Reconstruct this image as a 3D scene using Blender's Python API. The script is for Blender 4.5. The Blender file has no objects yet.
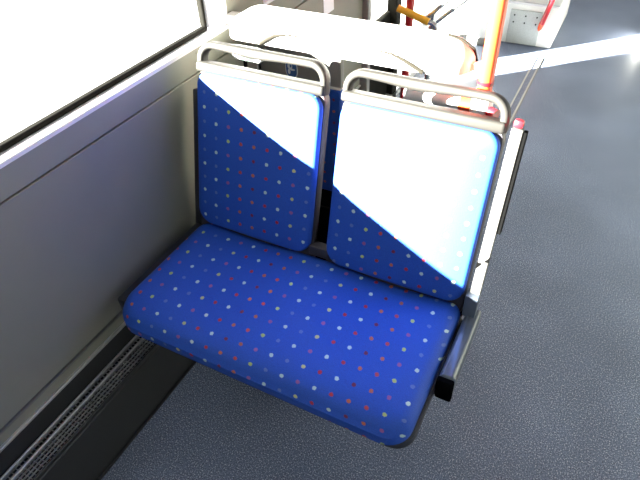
import bpy, bmesh, math, random
from mathutils import Vector, Matrix
random.seed(4)
sc = bpy.context.scene
COL = sc.collection

# ------------------------------------------------------------------ camera
cd = bpy.data.cameras.new('camera'); cam = bpy.data.objects.new('camera', cd); COL.objects.link(cam)
cd.sensor_fit = 'HORIZONTAL'; cd.sensor_width = 36.0; cd.lens = 556.48 * 36 / 640
cd.clip_start = 0.02
M_ = Matrix(((0.88826869, -0.28084966, 0.36345866, 0.0),
             (0.45813399, 0.59864415, -0.65706805, 0.0),
             (-0.03304506, 0.75016575, 0.66042364, 1.55),
             (0, 0, 0, 1)))
cam.matrix_world = M_
sc.camera = cam

# ------------------------------------------------------------------ world, sun, exposure
w = bpy.data.worlds.new('sky'); sc.world = w; w.use_nodes = True
bg = w.node_tree.nodes['Background']
bg.inputs[0].default_value = (0.84, 0.91, 1.0, 1); bg.inputs[1].default_value = 1.6
sd = bpy.data.lights.new('sun', 'SUN'); sun = bpy.data.objects.new('sun', sd); COL.objects.link(sun)
sd.energy = 180.0; sd.angle = math.radians(0.6); sd.color = (1.0, 0.955, 0.88)
sun.rotation_euler = Vector((1.0, 0.95, -0.450)).to_track_quat('-Z', 'Y').to_euler()
sun.location = (-6, -5, 4)
sc.view_settings.view_transform = 'Standard'; sc.view_settings.look = 'None'
sc.view_settings.gamma = 1.0; sc.view_settings.use_curve_mapping = False
sc.view_settings.exposure = 0.14

# ------------------------------------------------------------------ materials
def mat(name, col, rough=0.5, metal=0.0, spec=0.5, noise=0.0, scale=30.0, bump=0.0, bscale=400.0):
    m = bpy.data.materials.new(name); m.use_nodes = True
    nt = m.node_tree; b = nt.nodes['Principled BSDF']
    b.inputs['Base Color'].default_value = (*col, 1); b.inputs['Roughness'].default_value = rough
    b.inputs['Metallic'].default_value = metal; b.inputs['Specular IOR Level'].default_value = spec
    tc = nt.nodes.new('ShaderNodeTexCoord')
    n = nt.nodes.new('ShaderNodeTexNoise'); n.inputs['Scale'].default_value = scale; n.inputs['Detail'].default_value = 4
    nt.links.new(tc.outputs['Object'], n.inputs['Vector'])
    r = nt.nodes.new('ShaderNodeMapRange'); r.inputs[3].default_value = 1 - noise; r.inputs[4].default_value = 1 + noise
    nt.links.new(n.outputs['Fac'], r.inputs[0])
    mx = nt.nodes.new('ShaderNodeVectorMath'); mx.operation = 'SCALE'; mx.inputs[0].default_value = col
    nt.links.new(r.outputs[0], mx.inputs['Scale']); nt.links.new(mx.outputs[0], b.inputs['Base Color'])
    if bump > 0:
        n2 = nt.nodes.new('ShaderNodeTexNoise'); n2.inputs['Scale'].default_value = bscale
        nt.links.new(tc.outputs['Object'], n2.inputs['Vector'])
        bp = nt.nodes.new('ShaderNodeBump'); bp.inputs['Strength'].default_value = bump; bp.inputs['Distance'].default_value = 0.002
        nt.links.new(n2.outputs['Fac'], bp.inputs['Height']); nt.links.new(bp.outputs[0], b.inputs['Normal'])
    return m

def fabric(name, axes, origin, ei, ej):
    """blue moquette with a printed lattice of coloured dots; lattice basis ei, ej in metres"""
    m = bpy.data.materials.new(name); m.use_nodes = True
    nt = m.node_tree; N = nt.nodes; Lk = nt.links; b = N['Principled BSDF']
    tc = N.new('ShaderNodeTexCoord')
    det = ei[0]*ej[1] - ei[1]*ej[0]
    ri = (ej[1]/det, -ej[0]/det); rj = (-ei[1]/det, ei[0]/det)
    def math_(op, a, c=None):
        n = N.new('ShaderNodeMath'); n.operation = op
        for k, v in enumerate((a, c)):
            if v is None: continue
            if isinstance(v, (int, float)): n.inputs[k].default_value = v
            else: Lk.new(v, n.inputs[k])
        return n.outputs[0]
    def lin(r):
        v = [0, 0, 0]; v[axes[0]] = r[0]; v[axes[1]] = r[1]
        off = 0.0
        if axes[1] == 1: v[2] = r[1]; off = -0.46*r[1]     # the cloth wraps down over the front edge
        d = N.new('ShaderNodeVectorMath'); d.operation = 'DOT_PRODUCT'
        Lk.new(tc.outputs['Object'], d.inputs[0]); d.inputs[1].default_value = v
        return math_('ADD', d.outputs['Value'], -(r[0]*origin[0] + r[1]*origin[1]) + 800.0 + off)
    i = lin(ri); j = lin(rj)
    ir = math_('ROUND', i); jr = math_('ROUND', j)
    di = math_('SUBTRACT', i, ir); dj = math_('SUBTRACT', j, jr)
    dist = math_('SQRT', math_('ADD', math_('MULTIPLY', di, di), math_('MULTIPLY', dj, dj)))
    idx = math_('ADD', math_('MODULO', ir, 8.0), math_('MULTIPLY', math_('MODULO', jr, 2.0), 8.0))
    fac = math_('DIVIDE', math_('ADD', idx, 0.5), 16.0)
    white = (0.50, 0.66, 0.62); cream = (0.56, 0.56, 0.22); yel = (0.46, 0.56, 0.16); org = (0.52, 0.13, 0.06)
    red = (0.42, 0.012, 0.035); dred = (0.16, 0.008, 0.05); pink = (0.30, 0.09, 0.28); dim = (0.09, 0.16, 0.46); ro = (0.50, 0.05, 0.05)
    sc_ = lambda c: tuple(0.75*v for v in c)
    seq = [dim, yel, ro, org, red, white, pink, white, white, pink, org, dred, white, red, cream, dim]
    cr = N.new('ShaderNodeValToRGB'); cr.color_ramp.interpolation = 'CONSTANT'
    el = cr.color_ramp.elements
    while len(el) < 16: el.new(0.5)
    for k in range(16): el[k].position = k/16.0
    for k in range(16): el[k].color = (*sc_(seq[k]), 1)
    Lk.new(fac, cr.inputs[0])
    ns = N.new('ShaderNodeTexNoise'); ns.inputs['Scale'].default_value = 260
    Lk.new(tc.outputs['Object'], ns.inputs['Vector'])
    wob = math_('ADD', dist, math_('MULTIPLY', math_('SUBTRACT', ns.outputs['Fac'], 0.5), 0.10))
    mk = N.new('ShaderNodeMapRange'); mk.inputs[1].default_value = 0.14; mk.inputs[2].default_value = 0.10
    Lk.new(wob, mk.inputs[0])
    nb = N.new('ShaderNodeTexNoise'); nb.inputs['Scale'].default_value = 420; nb.inputs['Detail'].default_value = 3
    Lk.new(tc.outputs['Object'], nb.inputs['Vector'])
    base = N.new('ShaderNodeMix'); base.data_type = 'RGBA'
    base.inputs[6].default_value = (0.0004, 0.022, 0.20, 1); base.inputs[7].default_value = (0.0015, 0.082, 0.47, 1)
    Lk.new(nb.outputs['Fac'], base.inputs[0])
    mix = N.new('ShaderNodeMix'); mix.data_type = 'RGBA'
    Lk.new(mk.outputs[0], mix.inputs[0]); Lk.new(base.outputs[2], mix.inputs[6]); Lk.new(cr.outputs[0], mix.inputs[7])
    Lk.new(mix.outputs[2], b.inputs['Base Color'])
    b.inputs['Roughness'].default_value = 0.72; b.inputs['Specular IOR Level'].default_value = 0.56
    b.inputs['Sheen Weight'].default_value = 0.0
    bp = N.new('ShaderNodeBump'); bp.inputs['Strength'].default_value = 0.35; bp.inputs['Distance'].default_value = 0.0012
    Lk.new(nb.outputs['Fac'], bp.inputs['Height']); Lk.new(bp.outputs[0], b.inputs['Normal'])
    return m

def floor_mat():
    m = bpy.data.materials.new('speckled_vinyl'); m.use_nodes = True
    nt = m.node_tree; N = nt.nodes; Lk = nt.links; b = N['Principled BSDF']
    tc = N.new('ShaderNodeTexCoord')
    v = N.new('ShaderNodeTexNoise'); v.inputs['Scale'].default_value = 270; v.inputs['Detail'].default_value = 2
    Lk.new(tc.outputs['Object'], v.inputs['Vector'])
    r = N.new('ShaderNodeValToRGB')
    e = r.color_ramp.elements; e[0].position = 0.30; e[0].color = (0.035, 0.04, 0.062, 1); e[1].position = 0.47; e[1].color = (0.112, 0.140, 0.212, 1)
    x = e.new(0.58); x.color = (0.155, 0.19, 0.275, 1); x = e.new(0.70); x.color = (0.60, 0.62, 0.68, 1)
    Lk.new(v.outputs['Fac'], r.inputs[0])
    n = N.new('ShaderNodeTexNoise'); n.inputs['Scale'].default_value = 2.6; n.inputs['Detail'].default_value = 5
    Lk.new(tc.outputs['Object'], n.inputs['Vector'])
    mr = N.new('ShaderNodeMapRange'); mr.inputs[1].default_value = 0.3; mr.inputs[2].default_value = 0.7; mr.inputs[3].default_value = 0.80; mr.inputs[4].default_value = 1.15
    Lk.new(n.outputs['Fac'], mr.inputs[0])
    s = N.new('ShaderNodeVectorMath'); s.operation = 'SCALE'
    Lk.new(r.outputs[0], s.inputs[0]); Lk.new(mr.outputs[0], s.inputs['Scale']); Lk.new(s.outputs[0], b.inputs['Base Color'])
    b.inputs['Roughness'].default_value = 0.45; b.inputs['Specular IOR Level'].default_value = 0.45
    bp = N.new('ShaderNodeBump'); bp.inputs['Strength'].default_value = 0.15; bp.inputs['Distance'].default_value = 0.001
    Lk.new(v.outputs['Fac'], bp.inputs['Height']); Lk.new(bp.outputs[0], b.inputs['Normal'])
    return m

def glass_mat():
    m = bpy.data.materials.new('window_glass'); m.use_nodes = True
    nt = m.node_tree; N = nt.nodes; N.remove(N['Principled BSDF'])
    t = N.new('ShaderNodeBsdfTransparent'); t.inputs[0].default_value = (0.95, 0.97, 0.96, 1)
    g = N.new('ShaderNodeBsdfGlossy'); g.inputs['Roughness'].default_value = 0.0
    mx = N.new('ShaderNodeMixShader'); mx.inputs[0].default_value = 0.05
    nt.links.new(t.outputs[0], mx.inputs[1]); nt.links.new(g.outputs[0], mx.inputs[2])
    nt.links.new(mx.outputs[0], N['Material Output'].inputs[0])
    return m

def glow_film_mat():
    m = bpy.data.materials.new('glow_film'); m.use_nodes = True
    nt = m.node_tree; N = nt.nodes; N.remove(N['Principled BSDF'])
    t = N.new('ShaderNodeBsdfTranslucent'); t.inputs[0].default_value = (0.8, 0.82, 0.8, 1)
    d = N.new('ShaderNodeBsdfDiffuse'); d.inputs[0].default_value = (0.7, 0.7, 0.68, 1)
    mx = N.new('ShaderNodeMixShader'); mx.inputs[0].default_value = 0.4
    nt.links.new(t.outputs[0], mx.inputs[1]); nt.links.new(d.outputs[0], mx.inputs[2])
    nt.links.new(mx.outputs[0], N['Material Output'].inputs[0])
    return m

FLOOR = floor_mat(); GLASS = glass_mat(); GLOW_FILM = glow_film_mat()
WALL = mat('grey_wall_panel', (0.172, 0.173, 0.138), 0.55, noise=0.05, scale=14, bump=0.12, bscale=900)
SILL = mat('sill_pale', (0.62, 0.60, 0.62), 0.45, noise=0.03)
GASKET = mat('black_rubber', (0.006, 0.0055, 0.004), 0.9, spec=0.1, noise=0.1)
DARK = mat('dark_grille', (0.014, 0.015, 0.017), 0.5, noise=0.12, scale=12)
WIRE = mat('grille_metal', (0.38, 0.39, 0.40), 0.4, metal=0.5)
ALU = mat('aluminium', (0.55, 0.54, 0.52), 0.35, metal=0.7, noise=0.05)
TRIM = mat('trim_dull', (0.13, 0.13, 0.125), 0.4, metal=0.3)
STRIP = mat('strip_metal', (0.42, 0.41, 0.38), 0.5, noise=0.08)
PLAST = mat('handle_plastic', (0.0195, 0.018, 0.016), 0.55, spec=0.3, noise=0.04, scale=60, bump=0.06, bscale=1500)
SHELL = mat('shell_plastic', (0.035, 0.031, 0.037), 0.45, noise=0.06, scale=40)
PAN = mat('pan_plastic', (0.018, 0.018, 0.021), 0.4, noise=0.08)
RAIL = mat('rail_bluegrey', (0.075, 0.09, 0.115), 0.28, noise=0.1, scale=20)
UPRT = mat('upright_paint', (0.075, 0.072, 0.069), 0.4, noise=0.05)
BLACK = mat('black_plastic', (0.003, 0.003, 0.003), 0.9, spec=0.0)
WHITE = mat('white_moulding', (0.78, 0.77, 0.74), 0.4, noise=0.02)
ARCH_SHADE = mat('moulding_edge_shade', (0.016, 0.014, 0.010), 0.8, spec=0.1, noise=0.05)  # dark tone stands in for shade along the hood's arch and end edges
GREYP = mat('grey_plastic', (0.20, 0.195, 0.185), 0.5, noise=0.06)
ORANGE = mat('orange_red_pole', (0.80, 0.085, 0.022), 0.3, noise=0.03)
RED = mat('red_plastic', (0.32, 0.008, 0.014), 0.35, noise=0.04)
YEL = mat('yellow_bar', (0.80, 0.38, 0.02), 0.35, noise=0.05)
CHROME = mat('chrome', (0.62, 0.63, 0.62), 0.22, metal=0.9)
SPECK = mat('speckled_grey', (0.40, 0.42, 0.41), 0.6, noise=0.22, scale=160)
PIPING = mat('pale_piping', (0.55, 0.55, 0.53), 0.5)
BLUE_ST = mat('sticker_blue', (0.03, 0.10, 0.30), 0.4)
WHITE_ST = mat('sticker_white', (0.72, 0.76, 0.80), 0.4)
CEIL = mat('ceiling_white', (0.27, 0.27, 0.265), 0.6)
GROUND = mat('pale_paving', (0.30, 0.295, 0.29), 0.9, noise=0.10, scale=9)
DOTC = fabric('dotted_fabric_cushion', (0, 1), (-0.167, 0.633), (-0.0426, -0.0022), (-0.006, 0.0462))
DOTR = fabric('dotted_fabric_right_back', (0, 2), (-0.474 + 0.3495, 0.143), (0.0416, 0.0012), (0.0, 0.0416))
DOTL = fabric('dotted_fabric_left_back', (0, 2), (-0.913 + 0.7925, 0.368), (0.0424, 0.0012), (0.0, 0.0415))
DOTB = fabric('dotted_fabric_rear', (0, 2), (0.0, 0.0), (0.0425, 0.0), (0.0, 0.0425))

# ------------------------------------------------------------------ helpers
def link(name, bm, m, parent=None, loc=(0, 0, 0), rot=(0, 0, 0), smooth=True, kind=None, label=None):
    bmesh.ops.recalc_face_normals(bm, faces=bm.faces)
    me = bpy.data.meshes.new(name); bm.to_mesh(me); bm.free()
    if m: me.materials.append(m)
    if smooth:
        for p in me.polygons: p.use_smooth = True
        try: me.set_sharp_from_angle(angle=math.radians(38))
        except Exception: pass
    o = bpy.data.objects.new(name, me); COL.objects.link(o)
    o.location = Vector(loc); o.rotation_euler = rot
    if parent: 
        o.parent = parent
    if kind: o['kind'] = kind
    if label: o['label'] = label
    return o

def empty(name, loc, label=None, cat=None, kind=None, group=None):
    o = bpy.data.objects.new(name, None); COL.objects.link(o); o.location = loc
    o.empty_display_size = 0.05
    if label: o['label'] = label
    if cat: o['category'] = cat
    if kind: o['kind'] = kind
    if group: o['group'] = group
    return o

def tag(o, label, cat, group=None):
    o['label'] = label; o['category'] = cat
    if group: o['group'] = group
    return o

def box(bm, x0, x1, y0, y1, z0, z1, bev=0.0, seg=2):
    b2 = bmesh.new()
    bmesh.ops.create_cube(b2, size=1.0)
    for v in b2.verts:
        v.co = Vector((x0 if v.co.x < 0 else x1, y0 if v.co.y < 0 else y1, z0 if v.co.z < 0 else z1))
    if bev > 0:
        bmesh.ops.bevel(b2, geom=list(b2.edges), offset=bev, segments=seg, profile=0.5, affect='EDGES')
    me = bpy.data.meshes.new('tmp'); b2.to_mesh(me); b2.free(); bm.from_mesh(me); bpy.data.meshes.remove(me)
    return bm

def B(x0, x1, y0, y1, z0, z1, bev=0.0, seg=2):
    return box(bmesh.new(), x0, x1, y0, y1, z0, z1, bev, seg)

def tube(bm, pts, r, n=12, caps=True, radii=None):
    pts = [Vector(p) for p in pts]; rings = []
    t0 = (pts[1] - pts[0]).normalized()
    ref = Vector((0, 0, 1)) if abs(t0.z) < 0.9 else Vector((1, 0, 0))
    nrm = t0.cross(ref).normalized()
    for k, p in enumerate(pts):
        a = pts[max(0, k-1)]; c = pts[min(len(pts)-1, k+1)]; t = (c - a).normalized()
        nrm = (nrm - t * nrm.dot(t)).normalized(); bi = t.cross(nrm)
        rr = radii[k] if radii else r
        rings.append([bm.verts.new(p + (nrm*math.cos(2*math.pi*q/n) + bi*math.sin(2*math.pi*q/n))*rr) for q in range(n)])
    for k in range(len(rings)-1):
        for q in range(n):
            bm.faces.new((rings[k][q], rings[k][(q+1) % n], rings[k+1][(q+1) % n], rings[k+1][q]))
    if caps: bm.faces.new(rings[0][::-1]); bm.faces.new(rings[-1])
    return bm

def rrect(x0, x1, y0, y1, radii, n=7):
    """rounded rectangle, radii for (x0y0, x1y0, x1y1, x0y1)"""
    out = []
    cs = [(x0, y0, 1, 1, math.pi), (x1, y0, -1, 1, 1.5*math.pi), (x1, y1, -1, -1, 0), (x0, y1, 1, -1, 0.5*math.pi)]
    for (cx, cy, sx, sy, a0), r in zip(cs, radii):
        r = min(max(r, 0.0015), 0.49*(x1-x0), 0.49*(y1-y0))
        for k in range(n):
            a = a0 + 0.5*math.pi*k/(n-1)
            out.append((cx + sx*r + r*math.cos(a), cy + sy*r + r*math.sin(a)))
    return out

def lofted(x0, x1, y0, y1, radii, prof, to3, warp=None):
    """stack of inset rounded rectangles; prof = [(inset, depth)], to3(u, v, d) -> xyz"""
    bm = bmesh.new(); rings = []
    for ins, d in prof:
        rr = [max(r-ins, 0.3*r/(1+ins*12)) for r in radii]
        ring = rrect(x0+ins, x1-ins, y0+ins, y1-ins, rr)
        rings.append([bm.verts.new(to3(u, v, d + (warp(u, v) if warp and ins > 0 else 0))) for u, v in ring])
    n = len(rings[0])
    for k in range(len(rings)-1):
        for q in range(n):
            bm.faces.new((rings[k][q], rings[k][(q+1) % n], rings[k+1][(q+1) % n], rings[k+1][q]))
    bm.faces.new(rings[0][::-1]); bm.faces.new(rings[-1])
    return bm

def rounded_prof(t, r, crown=0.0, wide=0.0, seg=5):
    """side wall of height t with rounded top edge r, then a shallow crown"""
    p = [(0.0, 0.0), (0.0, t-r)]
    for k in range(1, seg+1):
        a = 0.5*math.pi*k/seg
        p.append((r*(1-math.cos(a)), t-r + r*math.sin(a)))
    if crown:
        for s in (0.15, 0.35, 0.6, 0.85, 1.0):
            p.append((r + (wide-r)*s, t + crown*math.sin(0.5*math.pi*s)))
    return p

WX = -1.06                                     # inner face of the left wall
# ================================================================== SETTING
g = link('outside_ground', B(-40, -1.35, -40, 40, -0.42, -0.36), GROUND, smooth=False, kind='structure')
fl = link('floor', B(-1.12, 1.25, -0.96, 7.0, -0.06, 0.0), FLOOR, smooth=False, kind='structure')
# aluminium joint strip set in the aisle floor (two rails with a dark gap)
st = link('floor_joint_strip', B(-0.366, -0.357, 2.2, 3.74, 0.0, 0.006, 0.001), STRIP, parent=fl, smooth=False, label='dull metal joint strip in the floor')
link('floor_joint_strip', B(-0.405, -0.396, 2.2, 3.74, 0.0, 0.004), STRIP, parent=fl, smooth=False)
link('joint_gap', B(-0.3565, -0.3515, 2.2, 3.74, 0.0, 0.003), GREYP, parent=fl, smooth=False)
link('ceiling', B(-1.12, 1.25, -0.96, 7.0, 2.25, 2.30), CEIL, smooth=False, kind='structure')
link('wall_rear', B(-1.12, 1.25, -0.96, -0.90, 0, 2.25), WHITE, smooth=False, kind='structure')
wf = bmesh.new()
box(wf, -1.12, 1.25, 7.0, 7.06, 0, 0.8); box(wf, -1.12, 1.25, 7.0, 7.06, 2.05, 2.25)
box(wf, -1.12, -1.0, 7.0, 7.06, 0.8, 2.05); box(wf, 1.13, 1.25, 7.0, 7.06, 0.8, 2.05)
link('wall_front', wf, WALL, smooth=False, kind='structure')
wr = bmesh.new()
box(wr, 1.25, 1.31, -0.9, 7.0, 0, 0.85); box(wr, 1.25, 1.31, -0.9, 7.0, 2.0, 2.25)
for y in (-0.9, 0.4, 2.0, 3.6, 5.2, 6.9): box(wr, 1.25, 1.31, y, y+0.10, 0.85, 2.0)
link('wall_right', wr, WALL, smooth=False, kind='structure')

# left wall: body behind, panels in front
wl = bmesh.new()
box(wl, -1.12, WX-0.014, -0.9, 2.42, 0.0, 0.915)
box(wl, -1.12, WX-0.014, -0.9, 2.42, 1.95, 2.25)
box(wl, -1.12, WX-0.014, 1.395, 1.60, 0.915, 1.95)
box(wl, -1.12, WX-0.014, 2.30, 2.42, 0.915, 1.95)
box(wl, -1.12, WX-0.014, -0.9, -0.80, 0.915, 1.95)
box(wl, -1.12, WX-0.014, 2.42, 7.0, 1.95, 2.25)
box(wl, -1.12, WX-0.014, 3.95, 7.0, 0.0, 1.95)
wall = link('wall_left', wl, WALL, smooth=False, kind='structure')
for (y0, y1, z0, z1) in ((-0.9, 2.42, 0.326, 0.842), (-0.9, 2.42, 0.846, 0.916), (1.395, 1.60, 0.918, 1.95)):
    link('wall_panel', B(WX-0.014, WX, y0, y1, z0, z1, 0.002, 1), WALL, parent=wall, smooth=False)
link('wall_panel', B(WX-0.014, WX, 3.95, 7.0, 0.08, 1.95, 0.002, 1), WHITE, parent=wall, smooth=False)
# dark slot and two trims at the bottom of the wall
link('trim_1', B(WX-0.012, WX+0.004, -0.9, 2.40, 0.316, 0.323, 0.001, 1), TRIM, smooth=False, kind='structure')
link('trim_2', B(WX-0.012, WX+0.006, -0.9, 2.40, 0.272, 0.281, 0.001, 1), ALU, smooth=False, kind='structure')
link('baseboard_left', B(WX-0.014, WX-0.001, -0.9, 2.40, 0.0, 0.272), DARK, smooth=False, kind='structure')
link('trim_3', B(WX-0.014, WX-0.002, -0.9, 2.40, 0.281, 0.316), WALL, smooth=False, kind='structure')

def window(n, y0, y1):
    e = empty('window_%d' % n, (WX-0.05, (y0+y1)/2, 0.93), kind='structure')
    L = Vector(e.location)
    def p(nm, bm, m): return link(nm, bm, m, parent=e, loc=-L, smooth=False)
    # sill: sloping pale ledge with a bright rounded nose
    bm = bmesh.new()
    prof = [(WX+0.002, 0.915), (WX+0.003, 0.9235), (WX, 0.9255), (-1.074, 0.9300), (-1.078, 0.924), (-1.12, 0.924)]
    a = [bm.verts.new((x, y0, z)) for x, z in prof]; c = [bm.verts.new((x, y1, z)) for x, z in prof]
    for k in range(6): bm.faces.new((a[k], a[(k+1) % 6], c[(k+1) % 6], c[k]))
    bm.faces.new(a[::-1]); bm.faces.new(c)
    p('window_sill', bm, SILL)
    # side and top linings
    p('window_lining', B(-1.12, WX+0.003, y1-0.062, y1, 0.9305, 1.95, 0.003, 1), SILL)
    p('window_lining', B(-1.12, WX+0.003, y0, y0+0.03, 0.9305, 1.95, 0.003, 1), SILL)
    p('window_lining', B(-1.12, WX+0.003, y0+0.031, y1-0.063, 1.90, 1.95, 0.003, 1), SILL)
    # rubber gasket: four bars
    for (b0, b1, c0, c1) in ((y0+0.03, y1-0.062, 0.924, 0.938), (y0+0.03, y1-0.062, 1.87, 1.90),
                             (y1-0.074, y1-0.0625, 0.938, 1.87), (y0+0.031, y0+0.045, 0.938, 1.87)):
        p('gasket', B(-1.112, -1.092, b0, b1, c0, c1, 0.004), GASKET)
    p('pane', B(-1.104, -1.100, y0+0.04, y1-0.07, 0.934, 1.88), GLASS)
window(1, -0.80, 1.395)
window(2, 1.60, 2.30)

# glazed door in the left wall, farther on
d = empty('door_1', (-1.08, 3.2, 0.0), kind='structure')
def dp(nm, bm, m, sm=False): return link(nm, bm, m, parent=d, loc=(1.08, -3.2, 0.0), smooth=sm)
for (y0, y1, m) in ((2.42, 2.46, GREYP), (2.79, 2.865, GASKET), (3.25, 3.50, GREYP), (3.86, 3.95, SILL)):
    dp('door_post', B(-1.12, -1.03, y0, y1, 0.0, 1.95, 0.006), m)
dp('door_threshold', B(-1.12, -1.03, 2.46, 3.86, 0.0, 0.05, 0.004), ALU)
dp('pane', B(-1.085, -1.080, 2.465, 2.785, 0.52, 1.94), GLOW_FILM)  # translucent film added so this pane glows white and casts no sun patch
dp('door_panel', B(-1.10, -1.06, 2.465, 2.785, 0.052, 0.515, 0.004), GASKET)
dp('pane', B(-1.085, -1.080, 2.87, 3.245, 0.055, 1.94), GLASS)
dp('pane', B(-1.085, -1.080, 3.505, 3.855, 0.055, 0.80), GLASS)
dp('door_panel', B(-1.10, -1.06, 3.505, 3.855, 0.805, 1.94, 0.004), SILL)  # unseen opaque upper leaf, added to keep sun off the far floor

# ================================================================== HEATER DUCT along the wall
h = empty('heater_duct', (-0.995, -0.2, 0.0), 'dark floor heater duct with wire grille top along the left wall', 'heater')
HL = -Vector(h.location)
bm = bmesh.new()
prof = [(-1.0585, 0.0), (-0.954, 0.0), (-0.956, 0.012), (-0.974, 0.180), (-0.980, 0.186), (-1.0585, 0.186)]
a_ = [bm.verts.new((x, -0.88, z)) for x, z in prof]; c_ = [bm.verts.new((x, 2.38, z)) for x, z in prof]
for k in range(6): bm.faces.new((a_[k], a_[(k+1) % 6], c_[(k+1) % 6], c_[k]))
bm.faces.new(a_[::-1]); bm.faces.new(c_)
link('duct_body', bm, DARK, parent=h, loc=HL, smooth=False)
for x0, x1 in ((-1.0585, -1.051), (-1.034, -1.026), (-0.980, -0.974)):
    link('grille_rail', B(x0, x1, -0.88, 2.38, 0.186, 0.202, 0.002, 1), WIRE if x1 < -1.0 else DARK, parent=h, loc=HL, smooth=False)
gm = bmesh.new()
for k in range(300):
    y = -0.6 + k*0.012
    if y > 2.37: break
    box(gm, -1.051, -0.980, y, y+0.0016, 0.192, 0.197)
for k in range(4):
    x = -1.015 + k*0.011
    box(gm, x, x+0.0016, -0.6, 2.37, 0.1925, 0.1985)
link('grille_mesh', gm, WIRE, parent=h, loc=HL, smooth=False, kind='stuff')
link('foot_ridge', B(-0.954, -0.944, -0.88, 2.38, 0.0, 0.006, 0.002), DARK, parent=h, loc=HL)

# ================================================================== DOUBLE SEAT
S = empty('double_seat', (-0.565, 0.82, 0.0), 'blue double bus seat with coloured dots and two backrests with grab handles', 'bus seat')
SL = -Vector(S.location)
def sp(nm, bm, m, parent=None, sm=True, label=None):
    if parent is None: return link(nm, bm, m, parent=S, loc=SL, smooth=sm, label=label)
    return link(nm, bm, m, parent=parent, smooth=sm, label=label)

def cush_warp(u, v):
    # two shallow seats with a low ridge between them, front edge rolled down
    a = -0.010*math.exp(-((u+0.79)/0.13)**2) - 0.010*math.exp(-((u+0.35)/0.13)**2)
    f = -0.010*max(0.0, (0.70-v)/0.10)**2
    return a*max(0.0, min(1.0, (v-0.62)/0.12)) + f
# finer interior for the warp: build as grid on top of the rim
def cushion():
    x0, x1, y0, y1 = -0.988, -0.148, 0.598, 1.035
    rad = (0.085, 0.060, 0.030, 0.045)
    bm = bmesh.new(); rings = []
    pr = [(0.010, 0.385), (0.0, 0.398), (0.0, 0.425), (0.003, 0.437), (0.009, 0.447), (0.018, 0.4545), (0.030, 0.459),
          (0.055, 0.4625), (0.085, 0.4645), (0.12, 0.465), (0.16, 0.465)]
    for ins, z in pr:
        rr = [max(r-ins*0.8, 0.012) for r in rad]
        ring = rrect(x0+ins, x1-ins, y0+ins, y1-ins, rr, 9)
        # densify long sides
        dense = []
        for k, (u, v) in enumerate(ring):
            u2, v2 = ring[(k+1) % len(ring)]
            dense.append((u, v))
            if (k % 9) == 8:
                m_ = 24 if (k // 9) in (0, 2) else 10
                for q in range(1, m_): dense.append((u+(u2-u)*q/m_, v+(v2-v)*q/m_))
        rings.append([bm.verts.new((u, v, z + (cush_warp(u, v) if z > 0.43 else 0))) for u, v in dense])
    n = len(rings[0])
    for k in range(len(rings)-1):
        for q in range(n):
            bm.faces.new((rings[k][q], rings[k][(q+1) % n], rings[k+1][(q+1) % n], rings[k+1][q]))
    bm.faces.new(rings[0][::-1])
    c = rings[-1]
    for k in range(24): bm.faces.new((c[8+k], c[9+k], c[81-k], c[82-k]))
    bm.faces.new(c[82:] + c[:9]); bm.faces.new(c[32:59])
    return bm
sp('cushion', cushion(), DOTC, label='blue dotted bench cushion for two')
sp('seat_pan', lofted(-0.985, -0.140, 0.612, 1.04, (0.07, 0.05, 0.03, 0.03), [(0.03, 0.355), (0.006, 0.365), (0.0, 0.372), (0.0, 0.396), (0.004, 0.398)], lambda u, v, dd: (u, v, dd)), PAN)
# pedestal and wall bracket under the seat
sp('leg', B(-0.52, -0.46, 0.93, 1.00, 0.0, 0.36, 0.008), PAN)
sp('foot_plate', B(-0.57, -0.41, 0.90, 1.03, 0.0, 0.012, 0.003), PAN)
sp('wall_bracket', B(-1.059, -0.95, 0.90, 0.98, 0.30, 0.36, 0.006), PAN)

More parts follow.
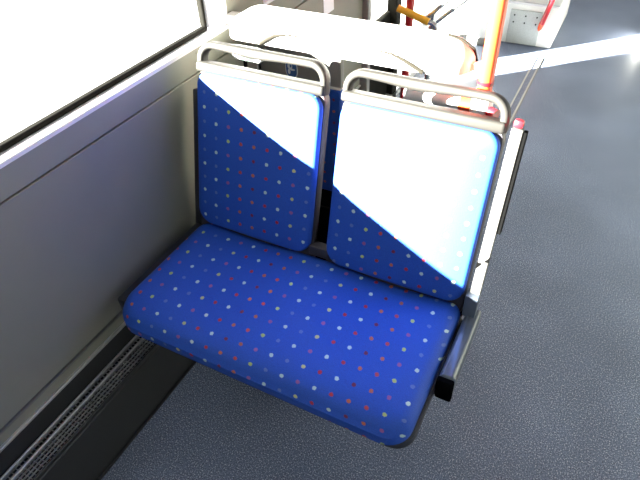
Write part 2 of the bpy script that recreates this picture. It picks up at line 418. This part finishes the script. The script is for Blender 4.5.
TILT = math.radians(15)
def backrest(x0, x1, fab):
    xc = (x0+x1)/2; hw = (x1-x0)/2
    sh = lofted(-hw-0.004, hw+0.004, -0.045, 0.480, (0.03, 0.03, 0.045, 0.045),
                [(0.012, 0.0), (0.004, 0.004), (0.0, 0.012), (0.0, 0.030), (0.003, 0.036)], lambda u, v, dd: (u, 0.060-dd*1.03, v))
    so = link('back_shell', sh, SHELL, parent=S, loc=Vector((xc, 1.0, 0.46)) + SL, rot=(-TILT, 0, 0))
    # pad: rounded upholstered cushion, front face at local y = 0
    pr = [(0.004, 0.0), (0.0, 0.003), (0.0, 0.008)]
    for k in range(1, 6):
        a = 0.5*math.pi*k/5; pr.append((0.012*(1-math.cos(a)), 0.008 + 0.012*math.sin(a)))
    pr += [(0.035, 0.0235), (0.065, 0.026), (0.10, 0.0275), (0.14, 0.028)]
    pad = lofted(-hw, hw, 0.002, 0.462, (0.050, 0.050, 0.040, 0.040), pr, lambda u, v, dd: (u, 0.023-dd, v))
    link('backrest_pad', pad, fab, parent=so)
    # ledge between pad and handle opening
    lg = bmesh.new()
    box(lg, -hw-0.002, hw+0.002, 0.004, 0.050, 0.459, 0.486, 0.008, 3)
    link('handle_ledge', lg, PLAST, parent=so)
    # grab handle: a flattened loop
    path = [(-hw+0.006, 0.462), (-hw+0.006, 0.475)]
    R_ = 0.040; top = 0.531
    for k in range(0, 9):
        a = math.pi - 0.5*math.pi*k/8; path.append((-hw+0.006+R_ + R_*math.cos(a), top-R_ + R_*math.sin(a)))
    for k in range(1, 10): path.append((-hw+0.006+R_ + (2*hw-0.012-2*R_)*k/10, top))
    for k in range(0, 9):
        a = 0.5*math.pi - 0.5*math.pi*k/8; path.append((hw-0.006-R_ + R_*math.cos(a), top-R_ + R_*math.sin(a)))
    path += [(hw-0.006, 0.475), (hw-0.006, 0.462)]
    bm = bmesh.new(); rings = []
    for k, (u, v) in enumerate(path):
        a = path[max(0, k-1)]; c = path[min(len(path)-1, k+1)]
        t = Vector((c[0]-a[0], 0, c[1]-a[1])).normalized(); nn = Vector((-t.z, 0, t.x))
        bulge = 1.0 + 0.35*math.exp(-((u+0.02)/0.07)**2)*(1 if v > top-0.002 else 0)
        sec = []
        for q in range(14):
            an = 2*math.pi*q/14; ca, sa = math.cos(an), math.sin(an)
            ca = math.copysign(abs(ca)**0.6, ca); sa = math.copysign(abs(sa)**0.6, sa)
            off = nn*(0.0100*bulge*ca - 0.0100*(bulge-1)) + Vector((0, 1, 0))*(0.017*sa)
            sec.append(bm.verts.new(Vector((u, 0.029, v)) + off))
        rings.append(sec)
    for k in range(len(rings)-1):
        for q in range(14): bm.faces.new((rings[k][q], rings[k][(q+1) % 14], rings[k+1][(q+1) % 14], rings[k+1][q]))
    bm.faces.new(rings[0][::-1]); bm.faces.new(rings[-1])
    link('handle', bm, PLAST, parent=so, label='pale grey plastic grab handle')
    return so
backrest(-0.987, -0.598, DOTL)
backrest(-0.547, -0.152, DOTR)
# bridge piece visible low in the slot between the backs
sp('back_link', B(-0.605, -0.540, 1.020, 1.050, 0.455, 0.490, 0.004), SHELL)
sp('side_frame_shade', B(-1.022, -0.984, 0.66, 1.06, 0.36, 0.425, 0.008), PAN)
link('side_frame_shade', B(-0.016, 0.012, 0.034, 0.06, -0.12, 0.40, 0.006), PAN, parent=S, loc=Vector((-1.008, 1.0, 0.46)) + SL, rot=(-TILT, 0, 0))  # dark bar added as shade in the wall gap, blocks light from behind
sp('slot_dark_sheet', B(-0.98, -0.16, 1.115, 1.125, 0.28, 0.56, 0.003), BLACK)  # black sheet added to keep the slot between the backs dark
# aisle side: pale upright, black edging, latch, dark rail
up = link('side_upright', B(-0.0125, 0.0125, 0.0, 0.026, 0.03, 0.475, 0.003), UPRT, parent=S, loc=Vector((-0.1255, 1.010, 0.46)) + SL, rot=(-TILT, 0, 0), label='pale painted upright bar')
link('edge_strip', B(0.0125, 0.0215, 0.004, 0.028, 0.22, 0.470, 0.001, 1), BLACK, parent=up)
for (a, c, z0, z1) in ((0.002, 0.0135, 0.142, 0.158), (-0.0135, -0.002, 0.118, 0.136)):
    bm = bmesh.new()
    s = 1 if a > 0 else -1
    tri = [(c if s > 0 else a, z1), (c if s > 0 else a, z0), (a if s > 0 else c, (z0 if s > 0 else z1))]
    f = [bm.verts.new((x, -0.002, z)) for x, z in tri]; b_ = [bm.verts.new((x, 0.004, z)) for x, z in tri]
    bm.faces.new(f); bm.faces.new(b_[::-1])
    for q in range(3): bm.faces.new((f[q], f[(q+1) % 3], b_[(q+1) % 3], b_[q]))
    link('latch_notch', bm, BLACK, parent=up, smooth=False)
link('end_cap', B(-0.012, 0.010, 0.002, 0.026, 0.475, 0.494, 0.006), RED, parent=up, label='red plastic end cap')
sp('side_rail', lofted(-0.138, -0.100, 0.800, 1.045, (0.006, 0.010, 0.006, 0.006), [(0.004, 0.365), (0.0, 0.370), (0.0, 0.425), (0.003, 0.432), (0.008, 0.436)], lambda u, v, dd: (u, v, dd)), RAIL)
sp('rail_end', B(-0.140, -0.099, 0.786, 0.802, 0.363, 0.434, 0.004), BLACK)
sp('rail_post', B(-0.145, -0.112, 1.006, 1.040, 0.430, 0.505, 0.003), RAIL)

# ================================================================== SEAT BEHIND (back to back)
Q = empty('rear_seat', (-0.885, 1.66, 0.0), 'single seat with blue dotted back seen through the gap between the backrests', 'bus seat')
QL = -Vector(Q.location)
link('back_panel', lofted(-0.155, 0.155, 0.0, 0.42, (0.02,)*4, [(0.0, 0.0), (0.0, 0.02), (0.006, 0.026)], lambda u, v, dd: (u, -dd, v)), DOTB, parent=Q, loc=Vector((-0.885, 1.53, 0.30)) + QL)
link('base_panel', B(-1.04, -0.73, 1.51, 1.53, 0.215, 0.30, 0.004), BLACK, parent=Q, loc=QL)
link('piping', B(-1.04, -0.73, 1.500, 1.53, 0.7205, 0.726, 0.002), PIPING, parent=Q, loc=QL)
link('head_panel', B(-1.04, -0.73, 1.506, 1.532, 0.7265, 0.90, 0.005), GREYP, parent=Q, loc=QL, label='plain grey plastic head panel')
link('cushion', B(-1.04, -0.73, 1.54, 1.95, 0.38, 0.46, 0.03, 4), DOTB, parent=Q, loc=QL)
link('leg', B(-0.91, -0.85, 1.62, 1.70, 0.0, 0.385, 0.006), PAN, parent=Q, loc=QL)
# sticker with a pale blue-and-white emblem
stk = empty('sticker', (-0.912, 1.505, 0.762), 'oval blue and white emblem sticker on grey panel behind the left handle', 'sticker')
def ell(cx, cz, rx, rz, y, t, n=28, a0=0.0, a1=2*math.pi, p=1.0):
    bm = bmesh.new(); A = []; Bk = []
    for k in range(n):
        a = a0 + (a1-a0)*k/n
        x = math.copysign(abs(math.cos(a))**p, math.cos(a)); z = math.copysign(abs(math.sin(a))**p, math.sin(a))
        A.append(bm.verts.new((cx+rx*x, y, cz+rz*z))); Bk.append(bm.verts.new((cx+rx*x, y+t, cz+rz*z)))
    bm.faces.new(A[::-1]); bm.faces.new(Bk)
    for k in range(n): bm.faces.new((A[k], A[(k+1) % n], Bk[(k+1) % n], Bk[k]))
    return bm
link('sticker_border', ell(0, 0, 0.023, 0.032, 0, 0.0008, p=0.75), WHITE_ST, parent=stk, smooth=False)
link('sticker_field', ell(0, 0, 0.0205, 0.0295, -0.0004, 0.0004, p=0.75), BLUE_ST, parent=stk, smooth=False)
link('emblem', ell(-0.005, 0.009, 0.009, 0.012, -0.0008, 0.0004), WHITE_ST, parent=stk, smooth=False)
link('emblem', ell(0.004, -0.002, 0.010, 0.0035, -0.0008, 0.0004), WHITE_ST, parent=stk, smooth=False)
link('emblem', ell(-0.009, -0.010, 0.005, 0.009, -0.0008, 0.0004), WHITE_ST, parent=stk, smooth=False)
link('emblem', ell(-0.002, 0.010, 0.0032, 0.005, -0.0012, 0.0004), BLUE_ST, parent=stk, smooth=False)

# ================================================================== WHITE MOULDED HOOD
H = empty('moulded_hood', (-0.64, 1.42, 0.0), 'white rounded moulded hood spanning behind the double seat', 'partition')
HO = -Vector(H.location)
def hood():
    """rounded shell: plan rounded rectangle lofted upward, open below"""
    bm = bmesh.new(); rings = []
    x0, x1, y0, y1 = -1.010, -0.290, 1.300, 1.455
    pr = [(0.0, 0.926), (0.0, 0.945)]
    r = 0.062
    for k in range(1, 9):
        a = 0.5*math.pi*k/8; pr.append((r*1.05*(1-math.cos(a)), 0.945 + 0.052*math.sin(a)))
    pr += [(0.071, 0.998)]
    rad = (0.045, 0.075, 0.075, 0.045)
    for ins, z in pr:
        ring = rrect(x0+ins*1.5, x1-ins*1.5, y0+ins, y1-ins, [max(q_-ins*0.7, 0.012) for q_ in rad], 8)
        rings.append([bm.verts.new((u, v, z)) for u, v in ring])
    n = len(rings[0])
    inner = []
    for ins, z in ((0.010, 0.926), (0.012, 0.945), (0.06, 0.985)):
        ring = rrect(x0+ins, x1-ins, y0+ins, y1-ins, [max(q_-ins*0.7, 0.010) for q_ in rad], 8)
        inner.append([bm.verts.new((u, v, z)) for u, v in ring])
    def br(a, c):
        for q in range(n): bm.faces.new((a[q], a[(q+1) % n], c[(q+1) % n], c[q]))
    for k in range(len(rings)-1): br(rings[k], rings[k+1])
    bm.faces.new(rings[-1])
    br(inner[0], rings[0]); br(inner[1], inner[0]); br(inner[2], inner[1]); bm.faces.new(inner[2][::-1])
    return bm
link('hood_shell', hood(), WHITE, parent=H, loc=HO)
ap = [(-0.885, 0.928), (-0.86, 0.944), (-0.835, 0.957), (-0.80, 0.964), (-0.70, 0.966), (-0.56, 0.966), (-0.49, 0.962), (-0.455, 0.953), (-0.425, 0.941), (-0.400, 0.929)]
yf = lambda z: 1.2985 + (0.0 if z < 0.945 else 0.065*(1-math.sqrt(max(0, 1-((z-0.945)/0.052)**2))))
link('arch_shade_bead', tube(bmesh.new(), [(x, yf(z), z) for x, z in ap], 0.010, 10, radii=[0.006, 0.006, 0.005, 0.003, 0.0015, 0.0012, 0.003, 0.005, 0.006, 0.006]), ARCH_SHADE, parent=H, loc=HO, label='raised arch bead coloured dark for the shaded moulding edge')
link('end_shade_bead', tube(bmesh.new(), [(-0.2895, 1.385, 0.928), (-0.2895, 1.385, 0.945), (-0.300, 1.388, 0.972), (-0.330, 1.388, 0.989), (-0.370, 1.388, 0.997)], 0.0045, 8), ARCH_SHADE, parent=H, loc=HO)
link('wall_bracket', B(-1.058, -0.99, 1.38, 1.42, 0.93, 0.96, 0.004), WHITE, parent=H, loc=HO)
link('pole_bracket', B(-0.33, -0.270, 1.352, 1.372, 0.930, 0.950, 0.004), WHITE, parent=H, loc=HO)
# clasp hanging under the left end of the hood
cl = link('clasp', lofted(-0.985, -0.875, 0.872, 0.912, (0.018,)*4, [(0.004, 0.0), (0.0, 0.004), (0.0, 0.016), (0.005, 0.022)], lambda u, v, dd: (u, 1.306-dd, v)), WHITE, parent=H, loc=HO, label='white plastic clasp')
link('clasp_insert', B(-0.948, -0.905, 1.281, 1.286, 0.876, 0.892, 0.002), mat('dark_green', (0.05, 0.075, 0.065), 0.4), parent=cl)
for x in (-0.945, -0.898): link('clasp_screw', B(x, x+0.007, 1.288, 1.300, 0.852, 0.872, 0.001), BLACK, parent=cl)

# ================================================================== ORANGE POLE WITH CLAMP AND CROSS TUBE
P = empty('grab_pole', (-0.25, 1.35, 0.0), 'orange-red grab pole rising behind the right backrest', 'pole')
PL = -Vector(P.location)
def pp(nm, bm, m, label=None, parent=None): return link(nm, bm, m, parent=P, loc=PL, label=label)
pp('pole', tube(bmesh.new(), [(-0.25, 1.35, 0.0), (-0.25, 1.35, 1.0), (-0.25, 1.35, 2.25)], 0.0185, 24), ORANGE)
pp('floor_flange', tube(bmesh.new(), [(-0.25, 1.35, 0), (-0.25, 1.35, 0.012)], 0.045, 24), RED)
pp('collar', tube(bmesh.new(), [(-0.25, 1.35, 0.905), (-0.25, 1.35, 0.915)], 0.0200, 24), RED)
pp('clamp', tube(bmesh.new(), [(-0.25, 1.35, 0.79), (-0.25, 1.35, 0.80), (-0.25, 1.35, 0.875), (-0.25, 1.35, 0.888)], 0.028, 20, radii=[0.022, 0.028, 0.028, 0.022]), WHITE, 'white clamp')
pp('cross_tube', tube(bmesh.new(), [(-0.455, 1.345, 0.842), (-0.44, 1.345, 0.842), (-0.40, 1.345, 0.842), (-0.30, 1.345, 0.842), (-0.27, 1.345, 0.842)], 0.017, 16, radii=[0.026, 0.025, 0.018, 0.016, 0.016]), WHITE, 'white cross tube')
pp('sleeve', tube(bmesh.new(), [(-0.306, 1.345, 0.842), (-0.276, 1.345, 0.842)], 0.0185, 16), ORANGE)
pp('clamp_wedge', B(-0.262, -0.235, 1.315, 1.345, 0.785, 0.805, 0.003), BLACK)
pp('end_knob', tube(bmesh.new(), [(-0.225, 1.335, 0.838), (-0.206, 1.325, 0.838)], 0.015, 16), RED, 'red knob')

# ================================================================== FARTHER POLES AND BARS BY THE DOOR
p2 = tube(bmesh.new(), [(-0.79, 2.30, 0.0), (-0.79, 2.30, 2.25)], 0.017, 20)
o = link('door_pole', p2, RED); tag(o, 'dark red grab pole near the door behind the white hood', 'pole')
G = empty('guard_rail', (-0.72, 2.30, 0.0), 'yellow and chrome guard rail beside the dark red pole', 'rail')
GL = -Vector(G.location)
link('yellow_bar', tube(bmesh.new(), [(-0.83, 2.265, 0.728), (-0.692, 2.265, 0.688)], 0.015, 14), YEL, parent=G, loc=GL)
el = [(-0.692, 2.265, 0.688)]
for k in range(1, 9):
    a = math.radians(100 - 190*k/8); el.append((-0.690 + 0.028*math.cos(a) + 0.004, 2.265, 0.660 + 0.028*math.sin(a)))
link('chrome_elbow', tube(bmesh.new(), el, 0.012, 12), CHROME, parent=G, loc=GL)
link('chrome_bar', tube(bmesh.new(), [(-0.745, 2.33, 0.66), (-0.60, 2.33, 0.80)], 0.010, 12), CHROME, parent=G, loc=GL)
link('chrome_bar', tube(bmesh.new(), [(-0.715, 2.36, 0.63), (-0.56, 2.36, 0.78)], 0.010, 12), CHROME, parent=G, loc=GL)
link('base_post', tube(bmesh.new(), [(-0.70, 2.345, 0.0), (-0.70, 2.345, 0.70)], 0.012, 12), CHROME, parent=G, loc=GL)
nb_ = link('wall_notice', B(WX+0.0002, WX+0.0015, 2.03, 2.12, 0.74, 0.82), WHITE_ST, smooth=False)
tag(nb_, 'small white notice stuck on the grey wall above the hood', 'notice')
CB = empty('white_cabinet', (-0.87, 4.1, 0.0), 'tall white cabinet standing past the glazed door', 'cabinet')
CL = -Vector(CB.location)
link('cabinet_body', B(-1.04, -0.715, 3.80, 4.6, 0.0, 1.1, 0.012), WHITE, parent=CB, loc=CL)
link('cabinet_door', B(-1.02, -0.735, 3.788, 3.802, 0.06, 1.07, 0.004), WHITE, parent=CB, loc=CL)
link('plinth', B(-1.03, -0.725, 3.792, 3.802, 0.0, 0.05, 0.002), GREYP, parent=CB, loc=CL)
o = link('door_side_post', tube(bmesh.new(), [(-0.985, 3.72, 0.0), (-0.985, 3.72, 2.25)], 0.020, 16), WHITE)
tag(o, 'white painted post standing between the glazed door and white cabinet', 'pole')

# ================================================================== WHITE BOX ON THE FLOOR
X = empty('wheel_box', (-0.49, 4.1, 0.0), 'low white wheel box with speckled grey front panel across the aisle floor', 'box')
XL = -Vector(X.location)
link('box_body', B(-0.690, -0.345, 3.91, 4.60, 0.0, 0.268, 0.012), WHITE, parent=X, loc=XL)
fp = link('front_panel', B(-0.640, -0.440, 3.898, 3.912, 0.008, 0.228, 0.003), SPECK, parent=X, loc=XL, label='speckled grey front panel')
for i in range(3):
    for j in range(2):
        x = -0.612 + i*0.072; z = 0.15 + j*0.045
        link('rivet', tube(bmesh.new(), [(x, 3.899, z), (x, 3.894, z)], 0.005, 8), BLACK, parent=fp)
link('top_rim', B(-0.695, -0.340, 3.90, 3.925, 0.264, 0.278, 0.004), SILL, parent=X, loc=XL)
K = empty('red_bar', (-0.41, 3.72, 0.18), 'short slanting red grab bar fixed to the white box', 'bar')
KL = -Vector(K.location)
link('bar', tube(bmesh.new(), [(-0.428, 3.872, 0.168), (-0.388, 3.865, 0.36), (-0.375, 3.865, 0.55)], 0.016, 14), RED, parent=K, loc=KL)
link('bar_end', tube(bmesh.new(), [(-0.440, 3.892, 0.120), (-0.435, 3.880, 0.14), (-0.427, 3.872, 0.172)], 0.016, 14, radii=[0.008, 0.015, 0.0165]), ORANGE, parent=K, loc=KL)

# seat pedestal just entering the frame at the right edge
W = empty('seat_pedestal', (0.36, 4.3, 0.0), 'pale grey rounded pedestal at the far right of the aisle', 'pedestal')
WLc = -Vector(W.location)
link('pedestal_body', lofted(0.178, 0.56, 4.10, 4.5, (0.05,)*4, [(0.0, 0.0), (0.0, 0.15), (0.006, 0.17), (0.02, 0.18)], lambda u, v, dd: (u, v, dd)), WHITE, parent=W, loc=WLc)
link('kick_plate', B(0.20, 0.54, 4.092, 4.104, 0.0, 0.05, 0.003), GREYP, parent=W, loc=WLc)
